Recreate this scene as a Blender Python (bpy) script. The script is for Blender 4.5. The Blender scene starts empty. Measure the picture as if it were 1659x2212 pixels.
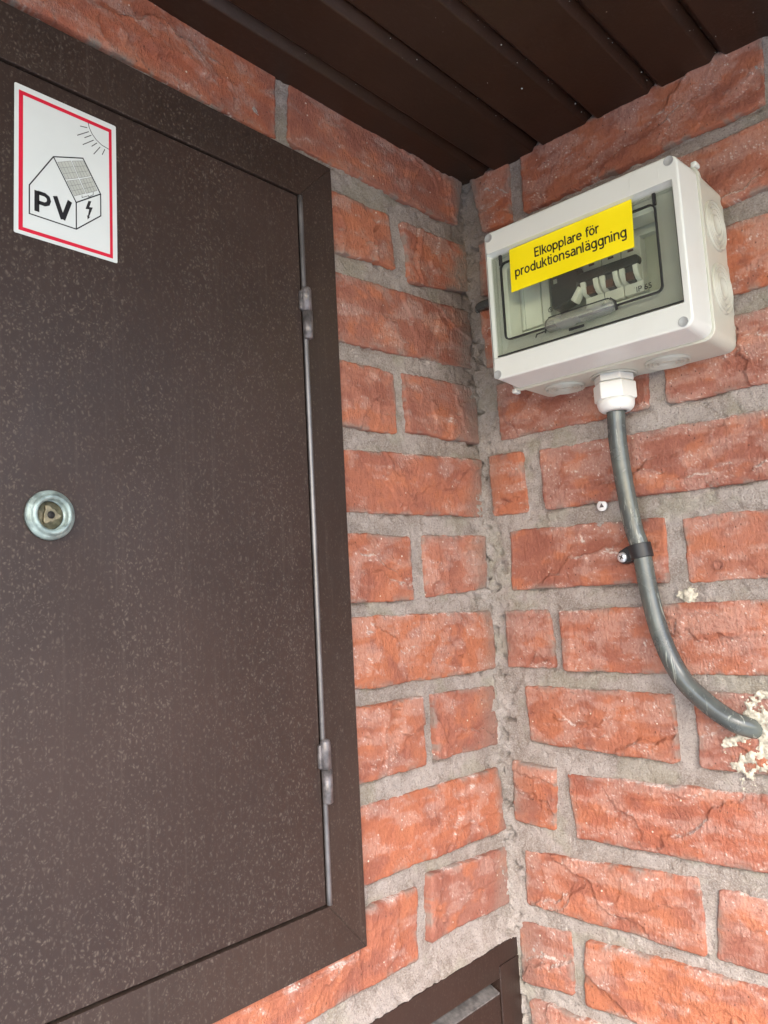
import bpy, bmesh, math, random
import numpy as np
from mathutils import Vector, Matrix

SC = bpy.context.scene
COL = SC.collection
MM = 0.001

# ------------------------------------------------------------------ camera
cam_d = bpy.data.cameras.new('camera')
cam = bpy.data.objects.new('camera', cam_d)
COL.objects.link(cam)
cam_d.sensor_fit = 'HORIZONTAL'
cam_d.sensor_width = 36.0
cam_d.lens = 36.0 * 1710.0 / 1659.0
cam_d.clip_start = 0.01
cam_d.clip_end = 400.0
CAM = Vector((-0.67035, -0.47226, 0.0))
r_ = Vector((0.67782842, -0.73335379, -0.05235307))
d_ = Vector((0.05325759, 0.11999591, -0.99134485))
f_ = Vector((0.73328866, 0.66917352, 0.12039329))
m_ = Matrix((r_, -d_, -f_)).transposed()
cam.matrix_world = Matrix.Translation(CAM) @ m_.to_4x4()
SC.camera = cam

# ------------------------------------------------------------------ world, sun, exposure
SUN_EL, SUN_AZ = math.radians(36), math.radians(228)    # soft daylight from behind the viewer
world = bpy.data.worlds.new('World')
SC.world = world
world.use_nodes = True
wn = world.node_tree
wn.nodes.clear()
sky = wn.nodes.new('ShaderNodeTexSky')
sky.sky_type = 'NISHITA'
sky.sun_disc = False
sky.sun_elevation = SUN_EL
sky.sun_rotation = SUN_AZ
sky.air_density = 1.0
sky.dust_density = 2.0
sky.ozone_density = 1.0
bg = wn.nodes.new('ShaderNodeBackground')
bg.inputs['Strength'].default_value = 0.14
wo = wn.nodes.new('ShaderNodeOutputWorld')
wn.links.new(sky.outputs[0], bg.inputs['Color'])
wn.links.new(bg.outputs[0], wo.inputs['Surface'])
sun_d = bpy.data.lights.new('sun', 'SUN')
sun_d.energy = 0.62
sun_d.angle = math.radians(24)
sun_d.color = (1.0, 0.985, 0.96)
sun = bpy.data.objects.new('sun', sun_d)
COL.objects.link(sun)
to_sun = Vector((math.sin(SUN_AZ) * math.cos(SUN_EL), math.cos(SUN_AZ) * math.cos(SUN_EL), math.sin(SUN_EL)))
sun.rotation_euler = to_sun.to_track_quat('Z', 'Y').to_euler()
SC.view_settings.view_transform = 'Standard'
SC.view_settings.look = 'None'
SC.view_settings.gamma = 1.0
SC.view_settings.use_curve_mapping = False
SC.view_settings.exposure = 2.28
SC.cycles.max_bounces = 8
SC.cycles.diffuse_bounces = 4
SC.cycles.transparent_max_bounces = 12

# ------------------------------------------------------------------ noise
def _hash(xi, yi, seed):
    h = (xi.astype(np.int64) * 374761393 + yi.astype(np.int64) * 668265263 + seed * 974711) & 0xffffffff
    h = ((h ^ (h >> 13)) * 1274126177) & 0xffffffff
    h = ((h ^ (h >> 16)) * 2246822519) & 0xffffffff
    return (h ^ (h >> 15)) & 0xffffffff

def gn(x, y, seed=0):
    x = np.asarray(x, float); y = np.asarray(y, float)
    xi = np.floor(x); yi = np.floor(y)
    fx = x - xi; fy = y - yi
    ux = fx * fx * fx * (fx * (fx * 6 - 15) + 10); uy = fy * fy * fy * (fy * (fy * 6 - 15) + 10)
    def g(ix, iy, dx, dy):
        a = _hash(ix, iy, seed) / 4294967296.0 * 2 * math.pi
        return np.cos(a) * dx + np.sin(a) * dy
    n00 = g(xi, yi, fx, fy); n10 = g(xi + 1, yi, fx - 1, fy)
    n01 = g(xi, yi + 1, fx, fy - 1); n11 = g(xi + 1, yi + 1, fx - 1, fy - 1)
    a = n00 + ux * (n10 - n00); b = n01 + ux * (n11 - n01)
    return (a + uy * (b - a)) * 1.5

def fbm(x, y, seed=0, o=4, gain=0.5):
    s = 0; a = 1.0
    for i in range(o):
        s = s + a * gn(x * 2 ** i, y * 2 ** i, seed + 17 * i); a *= gain
    return s

def sstep(a, b, x):
    t = np.clip((x - a) / (b - a), 0, 1)
    return t * t * (3 - 2 * t)

# ------------------------------------------------------------------ material helpers
def new_mat(name):
    m = bpy.data.materials.new(name); m.use_nodes = True
    nt = m.node_tree; nt.nodes.clear()
    out = nt.nodes.new('ShaderNodeOutputMaterial')
    p = nt.nodes.new('ShaderNodeBsdfPrincipled')
    nt.links.new(p.outputs[0], out.inputs['Surface'])
    return m, nt, p, out

def N(nt, typ, **kw):
    n = nt.nodes.new(typ)
    for k, v in kw.items():
        if k.startswith('i_'):
            key = k[2:]
            n.inputs[int(key) if key.isdigit() else key.replace('_', ' ')].default_value = v
        else:
            setattr(n, k, v)
    return n

def noise(nt, vec, scale, detail=4, rough=0.55, dist=0.0):
    n = N(nt, 'ShaderNodeTexNoise', i_Scale=scale, i_Detail=detail, i_Roughness=rough, i_Distortion=dist)
    nt.links.new(vec, n.inputs['Vector'])
    return n.outputs['Fac']

def vor(nt, vec, scale, feature='F1', rand=1.0):
    n = N(nt, 'ShaderNodeTexVoronoi', feature=feature, i_Scale=scale, i_Randomness=rand)
    nt.links.new(vec, n.inputs['Vector'])
    return n

def ramp(nt, fac, a, b, lo=0.0, hi=1.0):
    n = N(nt, 'ShaderNodeMapRange', interpolation_type='SMOOTHSTEP')
    n.inputs['From Min'].default_value = a; n.inputs['From Max'].default_value = b
    n.inputs['To Min'].default_value = lo; n.inputs['To Max'].default_value = hi
    nt.links.new(fac, n.inputs['Value'])
    return n.outputs['Result']

def mth(nt, op, a, b=None, clamp=False):
    n = N(nt, 'ShaderNodeMath', operation=op, use_clamp=clamp)
    for i, v in enumerate((a, b)):
        if v is None: continue
        if isinstance(v, (int, float)): n.inputs[i].default_value = v
        else: nt.links.new(v, n.inputs[i])
    return n.outputs[0]

def mix(nt, fac, a, b):
    n = N(nt, 'ShaderNodeMix', data_type='RGBA')
    if isinstance(fac, (int, float)): n.inputs[0].default_value = fac
    else: nt.links.new(fac, n.inputs[0])
    for i, v in ((6, a), (7, b)):
        if isinstance(v, tuple): n.inputs[i].default_value = (*v, 1)
        else: nt.links.new(v, n.inputs[i])
    return n.outputs[2]

def bump(nt, p, h, strength=0.5, dist=0.001):
    b = N(nt, 'ShaderNodeBump', i_Strength=strength, i_Distance=dist)
    nt.links.new(h, b.inputs['Height']); nt.links.new(b.outputs[0], p.inputs['Normal'])

def obj_vec(nt, rnd=True):
    tc = N(nt, 'ShaderNodeTexCoord')
    if not rnd: return tc.outputs['Object']
    oi = N(nt, 'ShaderNodeObjectInfo')
    s = N(nt, 'ShaderNodeVectorMath', operation='SCALE'); s.inputs[0].default_value = (7.3, 3.1, 5.7)
    nt.links.new(oi.outputs['Random'], s.inputs['Scale'])
    a = N(nt, 'ShaderNodeVectorMath', operation='ADD')
    nt.links.new(tc.outputs['Object'], a.inputs[0]); nt.links.new(s.outputs[0], a.inputs[1])
    return a.outputs[0]

def stretch(nt, vec, sc):
    m = N(nt, 'ShaderNodeMapping'); m.inputs['Scale'].default_value = sc
    nt.links.new(vec, m.inputs['Vector'])
    return m.outputs[0]

def attr(nt, name):
    return N(nt, 'ShaderNodeAttribute', attribute_name=name).outputs['Fac']

def simple_mat(name, col, rough=0.5, metal=0.0, var=0.15, nscale=60, bumps=0.0, bscale=600, spec=0.5):
    m, nt, p, o = new_mat(name)
    v = obj_vec(nt)
    n = noise(nt, v, nscale, 5)
    k = ramp(nt, n, 0.3, 0.7)
    dark = tuple(c * (1 - var) for c in col); lite = tuple(min(1, c * (1 + var)) for c in col)
    nt.links.new(mix(nt, k, dark, lite), p.inputs['Base Color'])
    nt.links.new(ramp(nt, n, 0.3, 0.7, rough * 0.9, min(1, rough * 1.15)), p.inputs['Roughness'])
    p.inputs['Metallic'].default_value = metal
    p.inputs['Specular IOR Level'].default_value = spec
    if bumps: bump(nt, p, noise(nt, v, bscale, 3), bumps, 0.0005)
    return m

# ---- brick
def brick_material():
    m, nt, p, o = new_mat('split_face_brick')
    v = obj_vec(nt)
    rnd = N(nt, 'ShaderNodeObjectInfo').outputs['Random']
    cr = N(nt, 'ShaderNodeValToRGB'); cr.color_ramp.interpolation = 'LINEAR'
    stops = [(0.0, (0.40, 0.150, 0.098)), (0.16, (0.50, 0.150, 0.068)), (0.32, (0.315, 0.132, 0.098)), (0.48, (0.47, 0.188, 0.122)), (0.64, (0.41, 0.125, 0.070)), (0.80, (0.50, 0.172, 0.086)), (1.0, (0.335, 0.125, 0.090))]
    while len(cr.color_ramp.elements) < len(stops): cr.color_ramp.elements.new(0.5)
    for e_, (p_, c_) in zip(cr.color_ramp.elements, stops): e_.position = p_; e_.color = (*c_, 1)
    nt.links.new(rnd, cr.inputs[0]); c1 = cr.outputs[0]
    tone = attr(nt, 'tone')
    c = mix(nt, ramp(nt, tone, 0.05, 0.75, 0, 0.85), c1, (0.50, 0.172, 0.088))
    c = mix(nt, ramp(nt, tone, -0.05, -0.75, 0, 0.75), c, (0.315, 0.108, 0.072))
    fine = noise(nt, stretch(nt, v, (1, 1, 0.55)), 520, 4, 0.72)
    c = mix(nt, ramp(nt, fine, 0.50, 0.72, 0, 0.40), c, (0.60, 0.25, 0.15))
    c = mix(nt, ramp(nt, fine, 0.48, 0.28, 0, 0.45), c, (0.25, 0.075, 0.042))
    d = mth(nt, 'MULTIPLY', attr(nt, 'dust'), ramp(nt, fine, 0.30, 0.62, 0.45, 1.0), True)
    c = mix(nt, d, c, (0.62, 0.42, 0.35))
    c = mix(nt, ramp(nt, d, 0.45, 0.85, 0, 0.8), c, (0.76, 0.66, 0.60))
    c = mix(nt, mth(nt, 'MULTIPLY', attr(nt, 'greying'), ramp(nt, fine, 0.3, 0.6, 0.6, 1.0), True), c, (0.285, 0.232, 0.195))
    vp = vor(nt, stretch(nt, v, (1, 1, 0.7)), 190)
    pit = mth(nt, 'MULTIPLY', ramp(nt, vp.outputs['Distance'], 0.07, 0.15, 1, 0), ramp(nt, vp.outputs['Color'], 0.50, 0.60))
    c = mix(nt, mth(nt, 'MULTIPLY', pit, 0.7), c, (0.06, 0.028, 0.02))
    vg = vor(nt, v, 95)
    grit = mth(nt, 'MULTIPLY', ramp(nt, vg.outputs['Distance'], 0.05, 0.10, 1, 0), ramp(nt, vg.outputs['Color'], 0.60, 0.66))
    c = mix(nt, grit, c, (0.80, 0.70, 0.58))
    nt.links.new(c, p.inputs['Base Color'])
    p.inputs['Roughness'].default_value = 0.72
    p.inputs['Specular IOR Level'].default_value = 0.4
    bump(nt, p, fine, 1.0, 0.0026)
    return m

def mortar_material():
    m, nt, p, o = new_mat('lime_mortar')
    v = obj_vec(nt, False)
    b = noise(nt, v, 620, 4, 0.75)
    t = attr(nt, 'tone')
    c = mix(nt, ramp(nt, t, -0.5, 0.5), (0.41, 0.345, 0.30), (0.53, 0.46, 0.415))
    c = mix(nt, ramp(nt, b, 0.48, 0.68, 0, 0.75), c, (0.66, 0.60, 0.55))
    c = mix(nt, ramp(nt, b, 0.46, 0.30, 0, 0.75), c, (0.14, 0.115, 0.10))
    c = mix(nt, attr(nt, 'moss'), c, (0.40, 0.39, 0.26))
    c = mix(nt, mth(nt, 'MULTIPLY', attr(nt, 'greying'), 0.7), c, (0.21, 0.172, 0.142))
    nt.links.new(c, p.inputs['Base Color'])
    p.inputs['Roughness'].default_value = 0.95
    p.inputs['Specular IOR Level'].default_value = 0.2
    bump(nt, p, b, 1.0, 0.0032)
    return m

def brown_paint(name, col, speck=1.0, rough=0.42, spec=0.5, tall=(1, 1, 0.78)):
    """dark brown enamel on sheet metal, speckled with dried dusty rain spots"""
    m, nt, p, o = new_mat(name)
    v = obj_vec(nt)
    base = mix(nt, ramp(nt, noise(nt, v, 6, 4), 0.35, 0.7), tuple(c * 0.85 for c in col), tuple(c * 1.15 for c in col))
    vs = stretch(nt, v, tall)
    warp = N(nt, 'ShaderNodeTexNoise', i_Scale=160.0, i_Detail=2.0); nt.links.new(v, warp.inputs['Vector'])
    ad = N(nt, 'ShaderNodeVectorMath', operation='MULTIPLY_ADD'); ad.inputs[1].default_value = (0.006,) * 3
    nt.links.new(warp.outputs['Color'], ad.inputs[0]); nt.links.new(vs, ad.inputs[2])
    v1 = vor(nt, ad.outputs[0], 400); v2 = vor(nt, ad.outputs[0], 680)
    s1 = mth(nt, 'MULTIPLY', ramp(nt, v1.outputs['Distance'], 0.02, 0.46, 1, 0), ramp(nt, v1.outputs['Color'], 0.22, 0.66))
    s2 = mth(nt, 'MULTIPLY', ramp(nt, v2.outputs['Distance'], 0.02, 0.48, 1, 0), ramp(nt, v2.outputs['Color'], 0.38, 0.66))
    spots = mth(nt, 'MAXIMUM', s1, mth(nt, 'MULTIPLY', s2, 0.7))
    dens = ramp(nt, noise(nt, stretch(nt, v, (1, 1, 0.3)), 16, 4, 0.6), 0.30, 0.62, 0.35, 1.0)
    lines = ramp(nt, noise(nt, stretch(nt, v, (1, 1, 0.03)), 330, 3, 0.6), 0.55, 0.80, 0.0, 0.22)
    f = mth(nt, 'MULTIPLY', mth(nt, 'ADD', mth(nt, 'MULTIPLY', spots, dens), lines), 0.75 * speck, True)
    c = mix(nt, f, base, (0.155, 0.122, 0.100))
    vg = vor(nt, v, 62)
    grit = mth(nt, 'MULTIPLY', ramp(nt, vg.outputs['Distance'], 0.03, 0.06, 1, 0), ramp(nt, vg.outputs['Color'], 0.8, 0.84))
    c = mix(nt, mth(nt, 'MULTIPLY', grit, 0.7), c, (0.5, 0.42, 0.30))
    nt.links.new(c, p.inputs['Base Color'])
    nt.links.new(mth(nt, 'ADD', mth(nt, 'MULTIPLY', f, 0.4), ramp(nt, noise(nt, v, 14, 4), 0.3, 0.7, rough * 0.9, rough * 1.15)), p.inputs['Roughness'])
    p.inputs['Specular IOR Level'].default_value = spec
    bump(nt, p, noise(nt, stretch(nt, v, (1, 1, 0.25)), 300, 3), 0.3, 0.0005)
    return m

def plastic(name, col, rough=0.38, dirt=0.12):
    m, nt, p, o = new_mat(name)
    v = obj_vec(nt)
    c = mix(nt, ramp(nt, noise(nt, v, 18, 5, 0.6), 0.5, 0.8, 0, dirt), col, (0.42, 0.38, 0.30))
    vg = vor(nt, v, 75)
    sp = mth(nt, 'MULTIPLY', ramp(nt, vg.outputs['Distance'], 0.025, 0.06, 1, 0), ramp(nt, vg.outputs['Color'], 0.74, 0.8))
    c = mix(nt, mth(nt, 'MULTIPLY', sp, 0.5), c, (0.2, 0.17, 0.13))
    nt.links.new(c, p.inputs['Base Color'])
    nt.links.new(ramp(nt, noise(nt, v, 40, 4), 0.3, 0.7, rough * 0.85, rough * 1.2), p.inputs['Roughness'])
    bump(nt, p, noise(nt, v, 900, 2), 0.06, 0.0003)
    return m

def smoked(name, tint, gloss=0.08, veil=1.0):
    m, nt, p, o = new_mat(name)
    nt.nodes.remove(p)
    tr = N(nt, 'ShaderNodeBsdfTransparent'); tr.inputs[0].default_value = (*tint, 1)
    df = N(nt, 'ShaderNodeBsdfDiffuse'); df.inputs[0].default_value = (0.42, 0.43, 0.40, 1)
    gl = N(nt, 'ShaderNodeBsdfGlossy'); gl.inputs['Roughness'].default_value = gloss
    fr = N(nt, 'ShaderNodeFresnel'); fr.inputs[0].default_value = 1.49
    a = N(nt, 'ShaderNodeMixShader'); b = N(nt, 'ShaderNodeMixShader')
    v = obj_vec(nt)
    nt.links.new(ramp(nt, noise(nt, v, 30, 5), 0.3, 0.75, 0.03 * veil, 0.10 * veil), a.inputs[0])
    nt.links.new(tr.outputs[0], a.inputs[1]); nt.links.new(df.outputs[0], a.inputs[2])
    geo = N(nt, 'ShaderNodeNewGeometry')
    nt.links.new(mth(nt, 'MULTIPLY', fr.outputs[0], mth(nt, 'SUBTRACT', 1.0, geo.outputs['Backfacing']), True), b.inputs[0]); nt.links.new(a.outputs[0], b.inputs[1]); nt.links.new(gl.outputs[0], b.inputs[2])
    nt.links.new(b.outputs[0], o.inputs['Surface'])
    return m

M = {}
M['brick'] = brick_material()
M['mortar'] = mortar_material()
M['door'] = brown_paint('brown_door_enamel', (0.036, 0.0205, 0.0155), 0.85, 0.46, 0.42)
M['frame'] = brown_paint('brown_frame_enamel', (0.035, 0.0208, 0.0155), 0.9, 0.46, 0.42)
M['soffit'] = brown_paint('brown_soffit_paint', (0.030, 0.0130, 0.0066), 0.14, 0.42, 0.45, (0.3, 1, 1))
M['lower'] = brown_paint('brown_lower_paint', (0.030, 0.0165, 0.0125), 0.30, 0.45, 0.4, (1, 1, 0.8))
M['worn'] = simple_mat('worn_painted_steel', (0.15, 0.135, 0.135), 0.33, 0.35, 0.45, 130, 0.3, 300)
M['edge'] = simple_mat('worn_edge_highlight', (0.17, 0.16, 0.16), 0.32, 0.5, 0.2, 40, 0.2, 300)  # lighter grey paints the light reflected along the frame's inner edge
M['zinc'] = simple_mat('dull_zinc', (0.27, 0.335, 0.315), 0.42, 0.35, 0.35, 160, 0.35, 500)
M['brass'] = simple_mat('tarnished_brass', (0.23, 0.195, 0.125), 0.48, 0.6, 0.4, 200, 0.4, 400)
M['dark'] = simple_mat('dark_gap', (0.012, 0.010, 0.009), 0.7)
M['white'] = simple_mat('white_vinyl', (0.64, 0.675, 0.66), 0.35, 0, 0.02, 20)
M['red'] = simple_mat('red_print', (0.60, 0.012, 0.04), 0.35, 0, 0.05, 30)
M['ink'] = simple_mat('black_print', (0.015, 0.014, 0.016), 0.4, 0, 0.1, 40)
M['cell'] = simple_mat('grey_print', (0.44, 0.46, 0.42), 0.4, 0, 0.06, 90)
M['cell_line'] = simple_mat('grey_line_print', (0.22, 0.23, 0.22), 0.4, 0, 0.06, 90)
M['yellow'] = simple_mat('yellow_vinyl', (0.93, 0.76, 0.002), 0.4, 0, 0.03, 30)
M['box'] = plastic('pale_grey_plastic', (0.68, 0.695, 0.645))
M['boxb'] = plastic('pale_grey_base_plastic', (0.56, 0.555, 0.47))
M['inner'] = plastic('white_inner_plastic', (0.80, 0.81, 0.77), 0.5, 0.05)
M['gland'] = plastic('white_gland_plastic', (0.76, 0.76, 0.72), 0.35, 0.04)
M['screwhead'] = plastic('grey_screw_plastic', (0.36, 0.37, 0.36), 0.5, 0.1)
M['black'] = simple_mat('black_plastic', (0.018, 0.018, 0.019), 0.42, 0, 0.2, 60)
M['rust'] = simple_mat('red_brown_plastic', (0.10, 0.035, 0.022), 0.5, 0, 0.2, 60)
M['smoke'] = smoked('smoked_polycarbonate', (0.72, 0.76, 0.68))
M['grip'] = smoked('translucent_grip', (0.62, 0.65, 0.58), 0.12, 4.5)
M['smoke_dark'] = smoked('smoked_polycarbonate_edge', (0.79, 0.805, 0.765))
M['smoke_door'] = smoked('smoked_polycarbonate_flap', (0.90, 0.92, 0.87), 0.05, 0.6)
M['steel'] = simple_mat('bright_screw_steel', (0.66, 0.67, 0.68), 0.28, 0.6, 0.12, 200)
M['whitecap'] = simple_mat('white_screw_head', (0.78, 0.78, 0.77), 0.4, 0.1, 0.06, 200)
M['filler'] = simple_mat('cream_filler', (0.48, 0.44, 0.35), 0.95, 0, 0.38, 260, 1.0, 500)
M['ground'] = simple_mat('pale_concrete', (0.42, 0.43, 0.42), 0.9, 0, 0.15, 3)

def cable_material():
    m, nt, p, o = new_mat('grey_cable_sheath')
    v = obj_vec(nt)
    c = mix(nt, ramp(nt, noise(nt, v, 25, 5, 0.6), 0.35, 0.7), (0.060, 0.067, 0.066), (0.105, 0.117, 0.104))
    sc = noise(nt, stretch(nt, v, (1, 1, 0.12)), 190, 4, 0.6, 1.0)
    c = mix(nt, ramp(nt, sc, 0.57, 0.70, 0, 0.6), c, (0.40, 0.42, 0.36))  # pale streaks paint the sheath's glossy highlights into its colour
    nt.links.new(c, p.inputs['Base Color'])
    nt.links.new(ramp(nt, noise(nt, v, 60, 4), 0.3, 0.7, 0.14, 0.30), p.inputs['Roughness'])
    bump(nt, p, noise(nt, v, 160, 4), 0.2, 0.0006)
    return m
M['cable'] = cable_material()

# ------------------------------------------------------------------ object helpers
def link(name, me, mat, parent=None, loc=None, smooth=False):
    o = bpy.data.objects.new(name, me)
    COL.objects.link(o)
    if mat is not None:
        me.materials.append(M[mat] if isinstance(mat, str) else mat)
    if loc is not None: o.location = loc
    if parent is not None: o.parent = parent
    if smooth:
        me.polygons.foreach_set('use_smooth', [True] * len(me.polygons))
    return o

def bm_obj(name, bm, mat, parent=None, smooth=False, bevel=0.0, loc=None, seg=2):
    bmesh.ops.recalc_face_normals(bm, faces=bm.faces)
    me = bpy.data.meshes.new(name); bm.to_mesh(me); bm.free()
    o = link(name, me, mat, parent, loc, smooth)
    if bevel:
        b = o.modifiers.new('bevel', 'BEVEL'); b.width = bevel; b.segments = seg; b.limit_method = 'ANGLE'
        b.angle_limit = math.radians(40)
        me.polygons.foreach_set('use_smooth', [True] * len(me.polygons))
        w = o.modifiers.new('normals', 'WEIGHTED_NORMAL'); w.keep_sharp = True
    return o

def thing(name, label, cat, loc=(0, 0, 0), group=None, kind=None):
    o = bpy.data.objects.new(name, None); COL.objects.link(o)
    o.empty_display_size = 0.02; o.location = loc
    tag(o, label, cat, group, kind)
    return o

def tag(o, label=None, cat=None, group=None, kind=None):
    if label: o['label'] = label
    if cat: o['category'] = cat
    if group: o['group'] = group
    if kind: o['kind'] = kind

# wall frames: (u mm along the wall, z mm, d mm out of the wall) -> world metres
def LWp(u, z, d=0.0): return Vector((u * MM, -d * MM, z * MM))
def RWp(u, z, d=0.0): return Vector((-d * MM, u * MM, z * MM))

def add_box(bm, lo, hi):
    x0, y0, z0 = lo; x1, y1, z1 = hi
    v = [bm.verts.new(p) for p in ((x0, y0, z0), (x1, y0, z0), (x1, y1, z0), (x0, y1, z0), (x0, y0, z1), (x1, y0, z1), (x1, y1, z1), (x0, y1, z1))]
    for f in ((0, 3, 2, 1), (4, 5, 6, 7), (0, 1, 5, 4), (1, 2, 6, 5), (2, 3, 7, 6), (3, 0, 4, 7)):
        bm.faces.new([v[i] for i in f])

def wbox(W, bm, u0, u1, z0, z1, d0, d1):
    a = W(u0, z0, d0); b = W(u1, z1, d1)
    add_box(bm, [min(a[i], b[i]) for i in range(3)], [max(a[i], b[i]) for i in range(3)])

def prism(W, bm, pts, d0, d1):
    n = len(pts)
    a = [bm.verts.new(W(u, z, d0)) for u, z in pts]; b = [bm.verts.new(W(u, z, d1)) for u, z in pts]
    bm.faces.new(a[::-1]); bm.faces.new(b)
    for i in range(n):
        bm.faces.new((a[i], a[(i + 1) % n], b[(i + 1) % n], b[i]))

def stroke(W, bm, pts, w, d0, d1, closed=False):
    """a flat printed line of width w through wall points"""
    P = [Vector(p) for p in pts]; n = len(P); L = []; R = []
    for i in range(n):
        a = P[i - 1] if (i > 0 or closed) else P[i]; b = P[(i + 1) % n] if (i < n - 1 or closed) else P[i]
        t1 = (P[i] - a); t2 = (b - P[i])
        t1 = t1.normalized() if t1.length > 1e-9 else t2.normalized()
        t2 = t2.normalized() if t2.length > 1e-9 else t1
        t = (t1 + t2).normalized(); nn = Vector((-t.y, t.x)); k = max(0.45, nn.dot(Vector((-t1.y, t1.x))))
        L.append(P[i] + nn * (w / 2 / k)); R.append(P[i] - nn * (w / 2 / k))
    for i in range(n if closed else n - 1):
        j = (i + 1) % n
        prism(W, bm, [tuple(L[i]), tuple(L[j]), tuple(R[j]), tuple(R[i])], d0, d1)

def lathe(bm, prof, origin, axis, seg=40, cap0=True, cap1=True):
    """prof: list of (distance along axis, radius)"""
    ax = Vector(axis).normalized(); o = Vector(origin)
    t = ax.orthogonal().normalized(); s = ax.cross(t)
    rings = []
    for h, r in prof:
        rings.append([bm.verts.new(o + ax * h + (t * math.cos(2 * math.pi * k / seg) + s * math.sin(2 * math.pi * k / seg)) * r) for k in range(seg)])
    for a, b in zip(rings, rings[1:]):
        for k in range(seg):
            bm.faces.new((a[k], a[(k + 1) % seg], b[(k + 1) % seg], b[k]))
    if cap0: bm.faces.new(rings[0][::-1])
    if cap1: bm.faces.new(rings[-1])

def tube(bm, pts, rad, seg=20, caps=True):
    P = [Vector(p) for p in pts]; rings = []
    nrm = None
    for i, p in enumerate(P):
        t = (P[min(i + 1, len(P) - 1)] - P[max(i - 1, 0)]).normalized()
        nrm = t.orthogonal().normalized() if nrm is None else (nrm - t * nrm.dot(t)).normalized()
        s = t.cross(nrm); r = rad[i] if isinstance(rad, (list, tuple)) else rad
        rings.append([bm.verts.new(p + (nrm * math.cos(2 * math.pi * k / seg) + s * math.sin(2 * math.pi * k / seg)) * r) for k in range(seg)])
    for a, b in zip(rings, rings[1:]):
        for k in range(seg):
            bm.faces.new((a[k], a[(k + 1) % seg], b[(k + 1) % seg], b[k]))
    if caps: bm.faces.new(rings[0][::-1]); bm.faces.new(rings[-1])

def catmull(pts, n=8):
    P = [Vector(p) for p in pts]; P = [P[0] * 2 - P[1]] + P + [P[-1] * 2 - P[-2]]; out = []
    for i in range(1, len(P) - 2):
        for k in range(n):
            t = k / n; a, b, c, d = P[i - 1], P[i], P[i + 1], P[i + 2]
            out.append(0.5 * ((2 * b) + (c - a) * t + (2 * a - 5 * b + 4 * c - d) * t * t + (3 * b - a - 3 * c + d) * t ** 3))
    return out + [P[-2]]

def rrect(u0, u1, z0, z1, r, n=6):
    out = []
    for cx, cz, a0 in ((u1 - r, z1 - r, 0), (u0 + r, z1 - r, 90), (u0 + r, z0 + r, 180), (u1 - r, z0 + r, 270)):
        for k in range(n + 1):
            a = math.radians(a0 + 90 * k / n); out.append((cx + r * math.cos(a), cz + r * math.sin(a)))
    return out

def loft(W, bm, secs, cap0=True, cap1=True):
    """secs: list of (points, d)"""
    rings = [[bm.verts.new(W(u, z, d)) for u, z in pts] for pts, d in secs]
    n = len(rings[0])
    for a, b in zip(rings, rings[1:]):
        for k in range(n):
            bm.faces.new((a[k], a[(k + 1) % n], b[(k + 1) % n], b[k]))
    if cap0: bm.faces.new(rings[0][::-1])
    if cap1: bm.faces.new(rings[-1])

def text_mesh(name, txt, W, u_left, u_right, base, d, mat, parent, sign=1, extrude=0.15, height=None, bold=0.0):
    """lettering laid on a wall plane; the text box spans u_left..u_right, baseline at z=base (mm)"""
    cu = bpy.data.curves.new(name + '_curve', 'FONT'); cu.body = txt; cu.size = 10.0; cu.offset = bold
    to = bpy.data.objects.new(name + '_tmp', cu); COL.objects.link(to)
    dg = bpy.context.evaluated_depsgraph_get(); dg.update()
    me = bpy.data.meshes.new_from_object(to.evaluated_get(dg))
    bpy.data.objects.remove(to); bpy.data.curves.remove(cu)
    n = len(me.vertices); co = np.empty(n * 3); me.vertices.foreach_get('co', co); co = co.reshape(-1, 3)
    x0, x1 = co[:, 0].min(), co[:, 0].max()
    sx = (u_right - u_left) / (x1 - x0)
    sz = abs(sx) if height is None else height / (co[:, 1].max() - min(0, co[:, 1].min()))
    new = [W(u_left + (c[0] - x0) * sx, base + c[1] * sz, d) for c in co]
    me.vertices.foreach_set('co', np.array([tuple(v) for v in new]).ravel())
    me.materials.clear()
    return link(name, me, mat, parent)

# ------------------------------------------------------------------ ground
bm = bmesh.new(); add_box(bm, (-60, -60, -1.75), (60, 60, -1.45))
tag(bm_obj('ground', bm, 'ground'), 'pale concrete paving around the house', None, None, 'structure')

# ------------------------------------------------------------------ brick walls
wall_l = thing('brick_wall', 'red split-face brick wall that the dark brown metal cabinet is set into', 'wall')
wall_r = thing('brick_wall', 'red split-face brick return wall that carries the pale grey electrical box', 'wall')

def grid_mesh(name, X, attrs, flip=False, mask=None):
    """X: (ny, nx, 3) array of world points"""
    ny, nx = X.shape[:2]
    me = bpy.data.meshes.new(name)
    idx = np.arange(ny * nx).reshape(ny, nx)
    q = np.stack([idx[:-1, :-1], idx[:-1, 1:], idx[1:, 1:], idx[1:, :-1]], -1).reshape(-1, 4)
    if mask is not None: q = q[mask.reshape(-1)]
    if flip: q = q[:, ::-1]
    me.vertices.add(ny * nx); me.vertices.foreach_set('co', X.astype(np.float32).ravel())
    me.loops.add(q.size); me.loops.foreach_set('vertex_index', q.astype(np.int32).ravel())
    me.polygons.add(len(q)); me.polygons.foreach_set('loop_start', np.arange(0, q.size, 4, dtype=np.int32))
    for k, a in attrs.items():
        at = me.attributes.new(k, 'FLOAT', 'POINT'); at.data.foreach_set('value', a.astype(np.float32).ravel())
    me.update(calc_edges=True); me.validate()
    me.polygons.foreach_set('use_smooth', np.ones(len(me.polygons), bool))
    return me

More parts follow.
